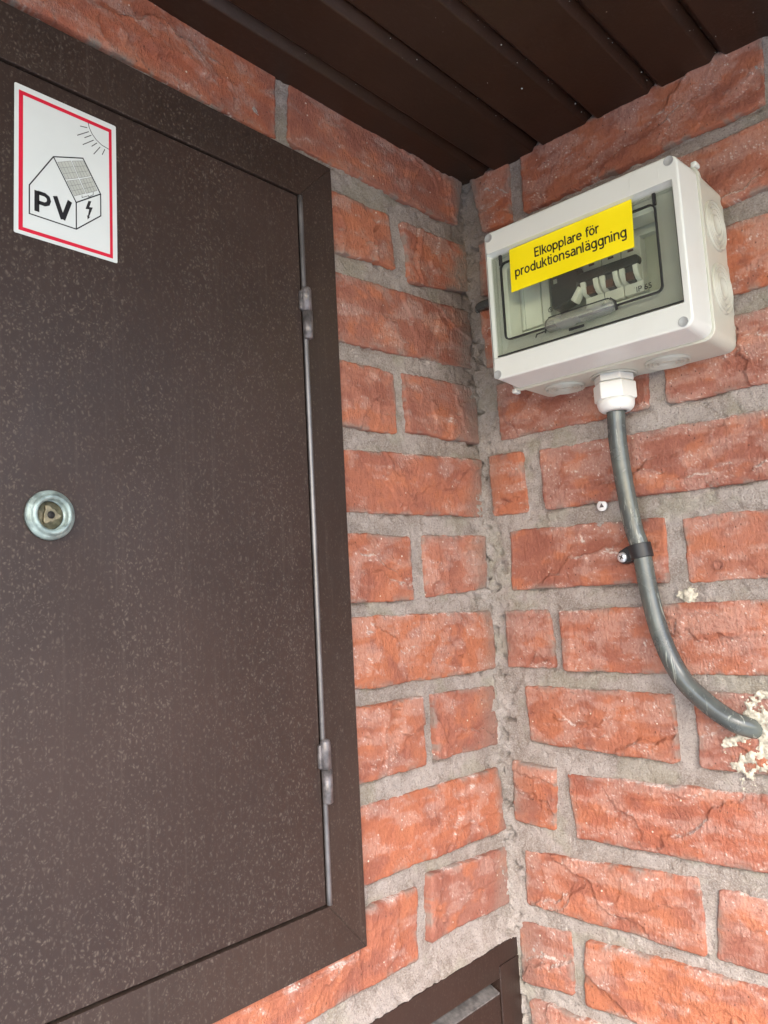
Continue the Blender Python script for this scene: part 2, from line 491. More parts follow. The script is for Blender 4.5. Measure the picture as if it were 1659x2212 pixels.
def corner_grime(dist, Z, seed):
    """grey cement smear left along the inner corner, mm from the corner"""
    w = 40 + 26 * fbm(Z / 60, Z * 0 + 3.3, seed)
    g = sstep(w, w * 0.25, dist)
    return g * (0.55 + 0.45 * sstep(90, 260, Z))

def make_brick(side, q, seed, res=1.1, detail=1.0):
    rng = random.Random(seed * 7 + 1)
    tl, tr, br, bl = [np.array(q[i:i + 2], float) for i in (0, 2, 4, 6)]
    Lm = (np.linalg.norm(tr - tl) + np.linalg.norm(br - bl)) / 2
    Hm = (np.linalg.norm(bl - tl) + np.linalg.norm(br - tr)) / 2
    nx = max(6, int(Lm / res)); nz = max(5, int(Hm / res))
    s = np.linspace(0, 1, nx + 1)[None, :]; t = np.linspace(0, 1, nz + 1)[:, None]
    s = np.repeat(s, nz + 1, 0); t = np.repeat(t, nx + 1, 1)
    # rounded, chipped corners
    rr = [rng.choice((1.0, 1.5, 2.0, 2.5, 5.0)) for _ in range(4)]
    dt = np.minimum(t, 1 - t) * Hm
    rL = np.where(t < 0.5, rr[0], rr[3]); rR = np.where(t < 0.5, rr[1], rr[2])
    inset = lambda r: r - np.sqrt(np.maximum(0, r * r - np.maximum(0, r - dt) ** 2))
    a = inset(rL) / Lm; b = 1 - inset(rR) / Lm
    s2 = a + (b - a) * s
    P = (tl * (1 - s2[..., None]) + tr * s2[..., None]) * (1 - t[..., None]) + (bl * (1 - s2[..., None]) + br * s2[..., None]) * t[..., None]
    ds = np.minimum(s, 1 - s) * Lm
    e = np.minimum(dt, ds)
    U, Z = P[..., 0], P[..., 1]
    ew = np.exp(-e / 14.0)
    U = U + ew * (1.5 * gn(U / 31, Z / 31, seed) + 0.7 * fbm(U / 9, Z / 9, seed + 2, 3, 0.6))
    Z = Z + ew * (1.3 * gn(U / 37 + 9, Z / 30, seed + 5) + 0.6 * fbm(U / 9, Z / 9, seed + 6, 3, 0.6))
    # split face: gentle waves cut by a few sharp fracture steps
    wx = 9 * fbm(U / 40, Z / 40, seed + 40, 4, 0.55)
    wy = 7 * fbm(U / 26 + 5, Z / 26, seed + 44, 4, 0.55)
    def planes(k, sg):
        out = None
        for _ in range(k):
            cu_, cz_ = U.mean() + rng.uniform(-0.5, 0.5) * Lm, Z.mean() + rng.uniform(-0.5, 0.5) * Hm
            a_ = rng.uniform(0, 6.283); g_ = rng.uniform(0.03, 0.11) * (1.0 if Lm > 90 else 0.8)
            pl = sg * rng.uniform(0.0, 1.6) + g_ * ((U + wx - cu_) * math.cos(a_) * (0.6 if Lm > 150 else 1.0) + (Z + wy - cz_) * math.sin(a_))
            out = pl if out is None else (np.maximum(out, pl) if sg < 0 else np.minimum(out, pl))
        return out
    nf = 6 if Lm > 150 else 4
    hgt = np.maximum(planes(nf, 1.0), np.minimum(planes(nf - 1, 1.0), 0.8) - 0.4)
    hgt = np.clip(1.35 * (hgt - hgt.mean()), -2.8, 3.0) * detail
    for j in range(rng.choice((3, 4, 5)) if Lm > 90 else 2):
        ang = rng.uniform(-0.55, 0.55) + (math.pi / 2 if (side == 'L' and rng.random() < 0.65) else (0 if rng.random() < 0.75 else 1.2))
        ca, sa = math.cos(ang), math.sin(ang)
        cu_, cz_ = U.mean() + rng.uniform(-0.45, 0.45) * Lm, Z.mean() + rng.uniform(-0.38, 0.38) * Hm
        sgn = (Z - cz_) * ca - (U - cu_) * sa + wx * rng.uniform(0.7, 1.5) + 3.0 * gn(U / 11, Z / 11, seed + 7 * j)
        al = (U - cu_) * ca + (Z - cz_) * sa
        fade = np.exp(-(al / rng.uniform(30, 75)) ** 2)
        hstep = rng.uniform(1.2, 3.2) * rng.choice((-1, 1)) * detail
        hgt = hgt + hstep * fade * (0.5 * np.tanh(sgn / 0.5) + 0.5 * np.exp(-np.abs(sgn) / 9.0) * np.sign(sgn) * 0.6)
    rid = 1 - np.abs(fbm(U / 17, Z / 24, seed + 22, 3, 0.55)) * 2.2
    hgt = hgt + 0.35 * (rid - 0.5) * detail + 0.30 * fbm(U / 5, Z / 8, seed + 25, 3, 0.6) + 0.20 * gn(U / 1.9, Z / 9.0, seed + 33)
    hgt = np.clip(hgt, -2.2, 4.6)
    D = 2.1 + rng.uniform(-0.5, 0.8) + hgt * (0.7 + 0.3 * (1 - np.exp(-e / 3.0))) - 0.9 * np.exp(-e / 0.7)
    if side == 'L':
        D = np.where((U < -200) & (Z < 392) & (Z > -267), np.minimum(D, 2.2), D)
    # pale lime bloom: wisps, thicker towards the top of the brick and on up-facing ledges
    dz = np.gradient(D, axis=0) / max(Hm / nz, 0.1)          # rows run downward
    up = sstep(0.12, 0.8, dz)
    wq = fbm(U / 36 + 0.3 * wx / 9, Z / 17, seed + 61, 5, 0.6)
    wi = 1 - np.abs(fbm(U / 22 + wx / 12, Z / 13 - wx / 18, seed + 66, 5, 0.62)) * 2
    bias = rng.uniform(-0.25, 0.25) + (0.12 if side == 'R' else -0.12)
    veil = sstep(-0.25, 0.60, wq + bias + 0.55 * (0.45 - t)) * 0.42
    wisp = sstep(0.84, 0.99, wi) * sstep(-0.25, 0.25, wq + bias + 0.2 * (0.5 - t)) * 0.85
    edge = np.exp(-np.maximum(0, e - 0.8) / 3.0) * sstep(0.0, 0.5, fbm(U / 24, Z / 18, seed + 81, 4, 0.6)) * 0.85
    dust = np.clip(np.maximum(veil, wisp) + up * 0.5 * sstep(-0.3, 0.3, wq), 0, 0.9)
    tone = np.clip(fbm(U / 42, Z / 30, seed + 95, 4, 0.6) * 1.1, -1, 1)
    pn = wq
    greying = corner_grime(np.abs(U), Z, 3 if side == 'L' else 8) * (0.9 if side == 'L' else 0.6)
    if side == 'L': greying = greying + 0.22 * sstep(120, 330, Z) * sstep(-0.3, 0.5, pn)
    greying = np.clip(greying + edge, 0, 1)
    # ring that dives into the joint
    pad = lambda M_: np.pad(M_, 1, mode='edge')
    U2, Z2, D2 = pad(U), pad(Z), pad(D)
    D2[0, :] = D2[-1, :] = -9; D2[:, 0] = D2[:, -1] = -9
    cu, cz = U.mean(), Z.mean()
    if side == 'L':
        X = np.stack([U2 - cu, -D2, Z2 - cz], -1) * MM; loc = LWp(cu, cz)
    else:
        X = np.stack([-D2, U2 - cu, Z2 - cz], -1) * MM; loc = RWp(cu, cz)
    me = grid_mesh('brick', X, {'dust': pad(dust), 'greying': pad(greying), 'tone': pad(tone)}, flip=False)
    return link('brick', me, 'brick', wall_l if side == 'L' else wall_r, loc)

LB = {
 'L1b': (-245, 455, -4, 456, -14, 399, -249, 396), 'L2a': (-215, 370, -126, 372, -121, 321, -215, 312),
 'L2b': (-108, 373, -3, 381, -2, 330, -101, 313), 'L3': (-215, 294, -3, 308, -4, 245, -215, 231),
 'L4a': (-215, 213, -130, 217, -129, 159, -215, 157), 'L4b': (-118, 220, -2, 225, -2, 164, -116, 162),
 'L5': (-215, 136, -3, 147, -1, 88, -215, 82), 'L6a': (-215, 65, -119, 64, -121, 6, -215, 6),
 'L6b': (-102, 67, -2, 68, -4, 14, -102, 8), 'L7': (-215, -6, -1, -8, -1, -67, -215, -66),
 'L8a': (-215, -80, -117, -80, -114, -141, -215, -141), 'L8b': (-104, -81, -2, -82, 0, -140, -102, -139),
 'L9': (-215, -159, -8, -162, -3, -221, -215, -220), 'L10a': (-378, -234, -139, -237, -139, -297, -378, -295),
 'L10b': (-124, -230, -1, -239, -1, -291, -127, -287), 'L1a': (-500, 453, -260, 453, -262, 394, -500, 394),
 'L1z': (-752, 453, -513, 453, -513, 394, -752, 394), 'L10z': (-630, -235, -391, -235, -391, -295, -630, -295),
}
RB = {
 'R1a': (-12, 455, -61, 452, -60, 387, -23, 389), 'R1b': (-74, 455, -311, 456, -307, 394, -77, 389),
 'R2a': (-16, 378, -168, 380, -168, 320, -16, 320), 'R2b': (-182, 380, -422, 380, -420, 321, -182, 321),
 'R3a': (-14, 303, -66, 303, -66, 243, -16, 243), 'R3b': (-80, 303, -320, 302, -320, 243, -80, 243),
 'R4a': (-27, 222, -187, 222, -187, 163, -27, 164), 'R4b': (-204, 224, -442, 226, -442, 162, -201, 164),
 'R5a': (-13, 150, -53, 148, -53, 87, -14, 86), 'R5b': (-70, 146, -310, 142, -308, 86, -73, 86),
 'R6a': (-30, 70, -190, 66, -189, 9, -28, 11), 'R6b': (-206, 63, -445, 62, -445, 6, -206, 8),
 'R7a': (-18, -9, -68, -9, -72, -65, -18, -65), 'R7b': (-81, -11, -320, -8, -320, -70, -81, -68),
 'R8a': (-34, -82, -183, -85, -184, -143, -38, -135), 'R8b': (-201, -82, -440, -88, -440, -148, -199, -145),
 'R9a': (-15, -155, -63, -158, -58, -216, -13, -212), 'R9b': (-74, -162, -314, -160, -314, -220, -79, -220),
 'R10a': (-21, -239, -190, -234, -191, -295, -20, -288), 'R10b': (-206, -240, -445, -238, -445, -300, -198, -296),
 'R11a': (-9, -306, -65, -304, -65, -359, -8, -360), 'R11b': (-82, -306, -322, -308, -322, -366, -75, -364),
 'R12a': (-15, -374, -185, -378, -185, -440, -14, -438), 'R12b': (-200, -378, -440, -378, -440, -438, -200, -440),
}
seed = 100
for k_, q_ in LB.items():
    seed += 13; make_brick('L', q_, seed)
for k_, q_ in RB.items():
    seed += 13; make_brick('R', q_, seed)
# bricks just outside the picture, in running bond, so the walls go on when one steps aside
row_z = [455, 380, 303, 224, 148, 66, -9, -84, -160, -237, -307, -377]
END_R = -600
for i, zt in enumerate(row_z):
    names = [q for n_, q in RB.items() if int(n_[1:-1]) == i + 1]
    u = min(q[2] for q in names) - 14
    while u > END_R + 30:
        u2 = max(u - 240, END_R); seed += 13
        make_brick('R', (u, zt, u2, zt, u2, zt - 59, u, zt - 59), seed, 3.0); u = u2 - 14
for i, zt in enumerate(row_z[:10]):
    u = -548 if 0 < i < 9 else (-766 if i == 0 else -644)
    if i % 2 and i < 9:
        seed += 13; make_brick('L', (u - 110, zt, u, zt, u, zt - 59, u - 110, zt - 59), seed, 3.0); u -= 124
    while u > -1000:
        seed += 13; make_brick('L', (u - 240, zt, u, zt, u, zt - 59, u - 240, zt - 59), seed, 3.0); u -= 254
for i in range(6):
    zt = -452 - 75 * i; u = -14 if i % 2 else -60
    while u > END_R + 30:
        u2 = max(u - 240, END_R); seed += 13
        make_brick('R', (u, zt, u2, zt, u2, zt - 60, u, zt - 60), seed, 4.0); u = u2 - 14

def mortar(side, us, zs, quads):
    U, Z = np.meshgrid(np.unique(np.concatenate(us)), np.unique(np.concatenate(zs)))
    sd = 5 if side == 'L' else 6
    D = -1.7 + 1.1 * fbm(U / 40, Z / 40, sd, 3) + 0.9 * fbm(U / 9, Z / 9, sd + 3, 3, 0.6) + 0.35 * gn(U / 3, Z / 3, sd + 7)
    nb = fbm(U / 45, Z / 12, sd + 51, 3, 0.6)
    for q in quads:        # open shadow gap below a brick, smear on top of it
        ul, ur = min(q[0], q[2]), max(q[0], q[2])
        inn = (U > ul - 1) & (U < ur + 1)
        k = np.clip((U - q[0]) / (q[2] - q[0]), 0, 1)
        zb = q[7] + (q[5] - q[7]) * k; zt = q[1] + (q[3] - q[1]) * k
        D = D - inn * 3.0 * np.exp(-((Z - zb + 0.6) / 1.7) ** 2) * sstep(0.0, 0.35, nb)
        D = D + inn * 1.6 * np.exp(-((Z - zt - 0.3) / 3.0) ** 2) * sstep(0.1, -0.4, nb)
    w = 13 + 8 * fbm(Z / 45, Z * 0 + 1.7, 77, 3)
    fil = np.exp(-np.abs(U) / np.maximum(4, w * 0.5))
    D = D + fil * (3.6 + 4.0 * fbm(U / 14, Z / 17, sd + 21, 4, 0.6))
    if side == 'L':
        D = np.where(Z < -322, np.minimum(D, -17.0), D + 4.8 * np.exp(-((Z + 319) / 9.0) ** 2) * (U > -560))
    else:
        D = np.where((Z < -322) & (U > -10), np.minimum(D, -1.0), D)
    hole = sstep(0.44, 0.62, fbm(U / 13, Z / 10, sd + 31, 3)) * sstep(30, 8, np.abs(U))
    D = D - 7.0 * hole
    pock = sstep(0.50, 0.62, fbm(U / 8, Z / 7, sd + 37, 2)); D = D - 1.0 * pock
    greying = np.clip(corner_grime(np.abs(U) * 0.8, Z, 8) * (0.75 if side == 'L' else 0.5) * sstep(-40, 220, Z) + 0.25 * sstep(150, 400, Z), 0, 1)  # corner smear, plus an even darkening towards the top
    tone = fbm(U / 33, Z / 28, sd + 61, 4, 0.6)
    moss = 0.28 * sstep(0.15, 0.6, fbm(U / 70, Z / 60, sd + 66, 4, 0.6))
    if side == 'L':
        X = np.stack([U, -D, Z], -1) * MM
    else:
        X = np.stack([-D, U, Z], -1) * MM
    me = grid_mesh('mortar', X, {'greying': greying, 'tone': tone, 'moss': moss}, flip=(side == 'L'))
    if side == 'R': me.flip_normals()
    return link('mortar', me, 'mortar', wall_l if side == 'L' else wall_r)
ar = np.arange
zs_ = (ar(-1450, -440, 12.0), ar(-440, 470, 1.5))
mortar('L', (ar(-1000, -600, 8.0), ar(-600, -270, 4.0), ar(-270, 9, 1.5)), zs_, list(LB.values()))
mortar('R', (ar(END_R, -340, 6.0), ar(-340, 9, 1.5)), zs_, list(RB.values()))
bm = bmesh.new(); add_box(bm, (-1.0, 0.016, -1.5), (0.25, 0.25, 0.75)); bm_obj('wall_core', bm, 'mortar', wall_l)
bm = bmesh.new(); add_box(bm, (0.016, END_R * MM, -1.5), (0.25, 0.014, 0.75)); bm_obj('wall_core', bm, 'mortar', wall_r)

# smeared cream filler where the cable enters the wall, lump of filler in the joint, plugged drill hole
def smear(name, cu, cz, ru, rz, hmax, seed, res=1.0, thr=0.25, base=3.0):
    U, Z = np.meshgrid(np.arange(cu - ru, cu + ru, res), np.arange(cz - rz, cz + rz, res))
    r = np.sqrt(((U - cu) / ru) ** 2 + ((Z - cz) / rz) ** 2)
    h = (1 - r) * 1.5 + 0.75 * fbm(U / 15, Z / 13, seed, 5, 0.62) - thr
    Hh = np.clip(h * 4.0, -1.5, 1) * hmax * 0.55 + hmax * 0.45 * np.clip(h, 0, 1) + 0.5 * fbm(U / 4, Z / 4, seed + 9, 3, 0.6)
    D = base + Hh
    mk = (h > -0.05); mk = mk[:-1, :-1] & mk[1:, :-1] & mk[:-1, 1:] & mk[1:, 1:]
    me = grid_mesh(name, np.stack([-D, U, Z], -1) * MM, {}, mask=mk); me.flip_normals()
    bm = bmesh.new(); bm.from_mesh(me)
    bmesh.ops.delete(bm, geom=[v for v in bm.verts if not v.link_faces], context='VERTS')
    bm.to_mesh(me); bm.free()
    return link(name, me, 'filler', wall_r, smooth=True)
smear('plaster_smear', -260, -122, 40, 42, 2.2, 507, 0.7, 0.40, 2.6)
smear('filler_lump', -203, -4, 11, 11, 5.0, 503, 0.7, 0.35, -1.0)
bm = bmesh.new(); lathe(bm, [(0, 4.4 * MM), (1.2 * MM, 4.4 * MM), (1.3 * MM, 3.6 * MM), (0.5 * MM, 3.2 * MM)], RWp(-233, 21, 3.2), (-1, 0, 0), 20)
bm_obj('drill_plug', bm, 'brick', wall_r, True)

# ------------------------------------------------------------------ soffit
sof = thing('soffit', 'dark brown boarded soffit under the eaves', None, (0, 0, 0.45), kind='structure')
edges_y = [12, -36, -96, -156, -219, -275] + [-275 - 60 * k for k in range(1, 11)]
rs = random.Random(4)
for a, b in zip(edges_y, edges_y[1:]):
    g = 6.5; dz = rs.uniform(-1.2, 1.2); y0, y1 = (a - g) * MM, (b + g) * MM
    zz = (1.5 + dz) * MM; up = (9.0 + dz) * MM
    prof = [(y0, zz), (y1, zz), (b * MM, up), (b * MM, 0.022), (a * MM, 0.022), (a * MM, up)]
    bm = bmesh.new()
    A = [bm.verts.new((-1.02, y, z)) for y, z in prof]; B = [bm.verts.new((0.012, y, z)) for y, z in prof]
    bm.faces.new(A); bm.faces.new(B[::-1])
    for k in range(6): bm.faces.new((A[k], A[(k + 1) % 6], B[(k + 1) % 6], B[k]))
    bm_obj('soffit_board', bm, 'soffit', sof, bevel=0.0012)
bm = bmesh.new(); add_box(bm, (-1.05, -0.875, 0.026), (0.30, 0.30, 0.16)); bm_obj('roof_edge', bm, 'soffit', sof)

bm = bmesh.new()
for k in range(150):
    x = -abs(rs.gauss(0, 0.22)) - 0.003; gy = rs.choice((-96, -156, -219, -275)) if rs.random() < 0.6 else rs.uniform(-330, -10)
    y = (gy + rs.gauss(0, 3.0)) * MM; r = rs.uniform(0.15, 0.5) * MM * (1.0 if rs.random() < 0.9 else 1.7)
    m4 = Matrix.Translation((x, y, 0.001 if abs(gy) not in (96, 156, 219, 275) else 0.004)) @ Matrix.Rotation(rs.uniform(0, 3), 4, (0.3, 0.5, 0.8)) @ Matrix.Diagonal((rs.uniform(0.6, 1.6), 1, 0.6, 1))
    bmesh.ops.create_icosphere(bm, subdivisions=1, radius=r, matrix=m4)
fl = bm_obj('dust_flecks', bm, 'cell', sof); fl['kind'] = 'stuff'

# ------------------------------------------------------------------ meter cabinet with door
cab = thing('meter_cabinet', 'tall dark brown metal wall cabinet with a locked door, speckled with dust', 'cabinet', LWp(-374, -262))
inv = -cab.location
def cabpart(o): o.location = inv if o.location.length < 1e-9 else o.location + inv; return o
OX0, OX1, OZ0, OZ1 = -534, -204.5, -263, 388.5     # frame outside
IX0, IX1, IZ0, IZ1 = -494, -243, -222, 350         # door gap
for pts in ([(OX0, OZ1), (OX1, OZ1), (IX1, IZ1), (IX0, IZ1)], [(OX1, OZ1), (OX1, OZ0), (IX1, IZ0), (IX1, IZ1)],
            [(OX1, OZ0), (OX0, OZ0), (IX0, IZ0), (IX1, IZ0)], [(OX0, OZ0), (OX0, OZ1), (IX0, IZ1), (IX0, IZ0)]):
    bm = bmesh.new(); prism(LWp, bm, pts, -20, 5.0)
    cabpart(bm_obj('frame_bar', bm, 'frame', cab, bevel=0.0005, seg=2))
bm = bmesh.new(); wbox(LWp, bm, OX0 + 4, OX1 - 4, OZ0 + 4, OZ1 - 4, -26, -10); cabpart(bm_obj('back_plate', bm, 'dark', cab))
bm = bmesh.new(); wbox(LWp, bm, IX0 + 1.6, IX1 - 2.3, IZ0 + 1.8, IZ1 - 1.7, -8, 4.2)
door = cabpart(bm_obj('door', bm, 'door', cab, bevel=0.0009, seg=2))
bm = bmesh.new()
tube(bm, [LWp(IX1 + 1.0, z, 4.4) for z in np.linspace(IZ0 + 1, IZ1 - 1, 60)], 2.1 * MM, 14)
cabpart(bm_obj('rolled_edge', bm, 'edge', cab, True))
def hinge(zt, zm, zb, lean):
    u = IX1 + 1.0
    bm = bmesh.new()
    lathe(bm, [(0, 2.2 * MM), (1.2 * MM, 4.0 * MM), ((zm - zb) * MM - 0.3 * MM, 4.3 * MM)], LWp(u + 0.6, zb, 7.0), (0, 0, 1), 24)
    h = cabpart(bm_obj('hinge', bm, 'worn', cab, True))
    bm = bmesh.new()
    H = (zt - zm) * MM
    lathe(bm, [(0.2 * MM, 4.3 * MM), (H - 3 * MM, 4.2 * MM), (H - 1.0 * MM, 3.4 * MM), (H, 1.6 * MM)], LWp(u, zm, 7.0), (0, 0, 1), 24)
    o = bm_obj('upper_knuckle', bm, 'worn', h, True)
    bm = bmesh.new(); prism(LWp, bm, [(u - 6.6, zm + 1), (u + 0.5, zm - 0.5), (u + 0.5, zt - 3), (u - 6.2, zt - 4)], 3.8, 7.6)
    o = bm_obj('hinge_leaf', bm, 'worn', h, bevel=0.0014)
hinge(268, 247, 223, 0)
hinge(-98, -121, -147, 0)
# lock: raised zinc rose with a recessed triangular brass key post
LC = LWp(-457, 66, 4.2)
bm = bmesh.new()
lathe(bm, [(0, 15.2 * MM), (2.2 * MM, 15.1 * MM), (3.4 * MM, 14.5 * MM), (4.2 * MM, 13.3 * MM), (4.3 * MM, 12.7 * MM), (5.6 * MM, 12.3 * MM), (6.4 * MM, 11.6 * MM), (6.6 * MM, 10.6 * MM), (6.2 * MM, 9.7 * MM), (5.0 * MM, 9.0 * MM), (-1.0 * MM, 8.7 * MM)], LC, (0, -1, 0), 56)
rose = cabpart(bm_obj('lock_rose', bm, 'zinc', cab, True)); rose.modifiers.new('normals', 'WEIGHTED_NORMAL')
bm = bmesh.new()
c0 = (-457, 66)
lathe(bm, [(-0.9 * MM, 8.6 * MM), (0.2 * MM, 8.4 * MM)], LC, (0, -1, 0), 32)
key = bm_obj('key_disc', bm, 'brass', rose, True)
bm = bmesh.new(); pts = []
for k in range(18):
    a = 2 * math.pi * k / 18 + 0.35; r = 4.3 + 2.9 * max(0, math.cos(3 * a + 0.4)) ** 2.2
    pts.append((c0[0] + r * math.cos(a), c0[1] + r * math.sin(a)))
prism(LWp, bm, pts, 4.2, 7.0)
bm_obj('key_post', bm, 'brass', rose, bevel=0.0006)
bm = bmesh.new(); lathe(bm, [(1.0 * MM, 2.4 * MM), (2.9 * MM, 2.3 * MM)], LC, (0, -1, 0), 20); bm_obj('key_bore', bm, 'dark', rose, True)

# ------------------------------------------------------------------ PV warning sticker on the door
pv = thing('warning_sticker', 'white sticker with red border showing a solar house and the letters PV', 'sticker', LWp(-444.5, 239.5, 4.2))
pin = -pv.location
def pvp(o): o.location = pin; return o
E0 = 4.25
bm = bmesh.new(); loft(LWp, bm, [(rrect(-478.6, -410.3, 239.3, 338.0, 1.0, 4), E0), (rrect(-478.6, -410.3, 239.3, 338.0, 1.0, 4), E0 + 0.3)])
pvp(bm_obj('backing', bm, 'white', pv))
bm = bmesh.new()
o_ = (-475.9, -413.6, 241.6, 334.1); i_ = (-473.3, -415.6, 244.0, 331.6)
for a, b in (((o_[0], o_[1], i_[3], o_[3])), ((o_[0], o_[1], o_[2], i_[2]))), ((o_[0], i_[0], i_[2], i_[3]), (i_[1], o_[1], i_[2], i_[3])):
    for q in (a, b): wbox(LWp, bm, q[0], q[1], q[2], q[3], E0 + 0.2, E0 + 0.38)
pvp(bm_obj('red_border', bm, 'red', pv))
bm = bmesh.new(); d0, d1 = E0 + 0.2, E0 + 0.40
stroke(LWp, bm, [(-430.3, 331.6), (-429.6, 328.6), (-427.6, 325), (-424.6, 322), (-420.8, 319.9), (-415.6, 319)], 0.42, d0, d1)
for a, b in (((-436, 327), (-431, 328)), ((-438, 319.6), (-430, 325.6)), ((-433, 320), (-428.2, 323.8)), ((-434.2, 314.6), (-426.6, 321)), ((-428, 316), (-424.2, 320)), ((-426.6, 311), (-422, 318)), ((-420.6, 313), (-418.6, 317.8))):
    stroke(LWp, bm, [a, b], 0.5, d0, d1)
pvp(bm_obj('sun_drawing', bm, 'ink', pv))
bm = bmesh.new()
stroke(LWp, bm, [(-454, 298), (-434.2, 305), (-422, 284.4), (-422, 269), (-439, 254), (-469.3, 254.2), (-469.3, 273)], 0.75, d0, d1, True)
stroke(LWp, bm, [(-454, 298), (-439, 272.3), (-422, 284.4)], 0.75, d0, d1)
stroke(LWp, bm, [(-439, 272.3), (-439, 254)], 0.75, d0, d1)
stroke(LWp, bm, [(-435, 278.6), (-435, 277.2), (-430.4, 280.2), (-430.4, 279.2), (-427.2, 282), (-427.2, 284)], 0.3, d0, d1)
pvp(bm_obj('house_drawing', bm, 'ink', pv))
quads = [((-451.2, 295.3), (-442.6, 299.7), (-437.6, 289.8), (-445.8, 285.8)), ((-441.6, 300.0), (-434.1, 303.2), (-429.0, 294.6), (-436.8, 290.2)),
         ((-445.2, 284.8), (-437.2, 288.9), (-432.8, 280.9), (-440.2, 276.4)), ((-436.2, 289.4), (-428.4, 293.8), (-424.4, 286.0), (-432.0, 281.2))]
for q in quads:
    bm = bmesh.new(); prism(LWp, bm, list(q), d0, d1 - 0.05); cp = pvp(bm_obj('solar_panel', bm, 'cell', pv))
    bm = bmesh.new(); V = [Vector(p) for p in q]
    for k in range(4):
        t_ = k / 3; stroke(LWp, bm, [tuple(V[0].lerp(V[3], t_)), tuple(V[1].lerp(V[2], t_))], 0.25, d0, d1)
    for k in range(5):
        t_ = k / 4; stroke(LWp, bm, [tuple(V[0].lerp(V[1], t_)), tuple(V[3].lerp(V[2], t_))], 0.25, d0, d1)
    bm_obj('panel_grid', bm, 'cell_line', cp)
bm = bmesh.new()
stroke(LWp, bm, [(-464.6, 257.2), (-464.6, 271.0)], 3.1, d0, d1)
stroke(LWp, bm, [(-464.0, 270.0), (-459.6, 270.0), (-457.6, 269.0), (-456.9, 266.9), (-457.6, 264.7), (-459.6, 263.6), (-464.0, 263.6)], 2.5, d0, d1)
stroke(LWp, bm, [(-453.0, 271.6), (-447.9, 257.6)], 3.0, d0, d1 + 0.01)
stroke(LWp, bm, [(-443.2, 271.6), (-447.9, 257.6)], 3.0, d0, d1 + 0.02)
pvp(bm_obj('lettering', bm, 'ink', pv))
bm = bmesh.new()
prism(LWp, bm, [(-430.6, 276.4), (-428.6, 276.9), (-430.0, 272.3), (-427.6, 272.8), (-430.3, 265.4), (-429.4, 265.8), (-431.2, 263.3), (-431.6, 266.2), (-431.0, 265.8), (-430.1, 270.7), (-432.6, 270.2)], d0, d1)
pvp(bm_obj('lightning_bolt', bm, 'ink', pv))

# ------------------------------------------------------------------ electrical enclosure
box = thing('electrical_enclosure', 'pale grey wall-mounted plastic electrical box with smoked window', 'electrical box', RWp(-173, 195, 0))
bin_ = -box.location
def bp(o): o.location = bin_; return o
def rr(i, r, du=0): return rrect(-266 + i, -82 - i, 194.5 + i, 336 - i, r, 7)
bm = bmesh.new()
loft(RWp, bm, [(rr(1.0, 9), -1), (rr(0.5, 9), 0), (rr(0.2, 9), 1.5), (rr(0.2, 9), 50.8), (rr(-1.3, 10), 51.4), (rr(-1.7, 10), 52.2), (rr(-1.7, 10), 55.2), (rr(-1.3, 9.8), 56.0), (rr(3.5, 7), 56.0), (rr(4.0, 6.5), 47.0)])
base = bp(bm_obj('base', bm, 'boxb', box, True))
base.modifiers.new('normals', 'WEIGHTED_NORMAL')
OP = (-258.6, -85.2, 216, 314.5)
def orr(i, r): return rrect(OP[0] + i, OP[1] - i, OP[2] + i, OP[3] - i, r, 7)
bm = bmesh.new()
loft(RWp, bm, [(rr(3.3, 7), 52), (rr(0.6, 9), 55.9), (rr(0.3, 9), 56.4), (rr(1.7, 8), 88.2), (rr(2.0, 7.8), 89.2), (rr(2.6, 7.4), 89.8), (rr(3.3, 6.8), 90.0), (rr(3.9, 6.4), 90.0),
               (orr(-0.3, 1.2), 90.0), (orr(0, 1.0), 89.7), (orr(0.5, 1.0), 81.8), (orr(3.6, 1.0), 81.6), (orr(3.6, 1.0), 79.5)], cap0=False, cap1=False)
lid = bp(bm_obj('lid', bm, 'box', box, True))
lid.modifiers.new('normals', 'WEIGHTED_NORMAL')
for (u, z) in ((-89, 329.3), (-257.6, 329.6), (-256.6, 201.3), (-88.6, 201.2)):
    bm = bmesh.new()
    lathe(bm, [(-0.5 * MM, 3.9 * MM), (0.35 * MM, 3.9 * MM), (0.35 * MM, 3.5 * MM), (0.12 * MM, 3.2 * MM)], RWp(u, z, 90), (-1, 0, 0), 24)
    bm_obj('lid_screw', bm, 'screwhead', lid, True)
text_mesh('embossed_mark', 'CE', RWp, -241, -247.5, 320.5, 90.15, 'box', lid)
for u in (-225.5, -248.8):
    bm = bmesh.new(); wbox(RWp, bm, u - 0.2, u + 0.2, 318.5, 329.5, 89.8, 90.25); bm_obj('embossed_bar', bm, 'box', lid)
for (u, z, s) in ((-264.6, 337.2, 1), (-83.5, 193.2, -1)):
    bm = bmesh.new(); wbox(RWp, bm, u - 2.4, u + 2.4, z - 2.2, z + 2.2, 49.0, 57.6); bm_obj('seam_tab', bm, 'box', lid, bevel=0.0012)
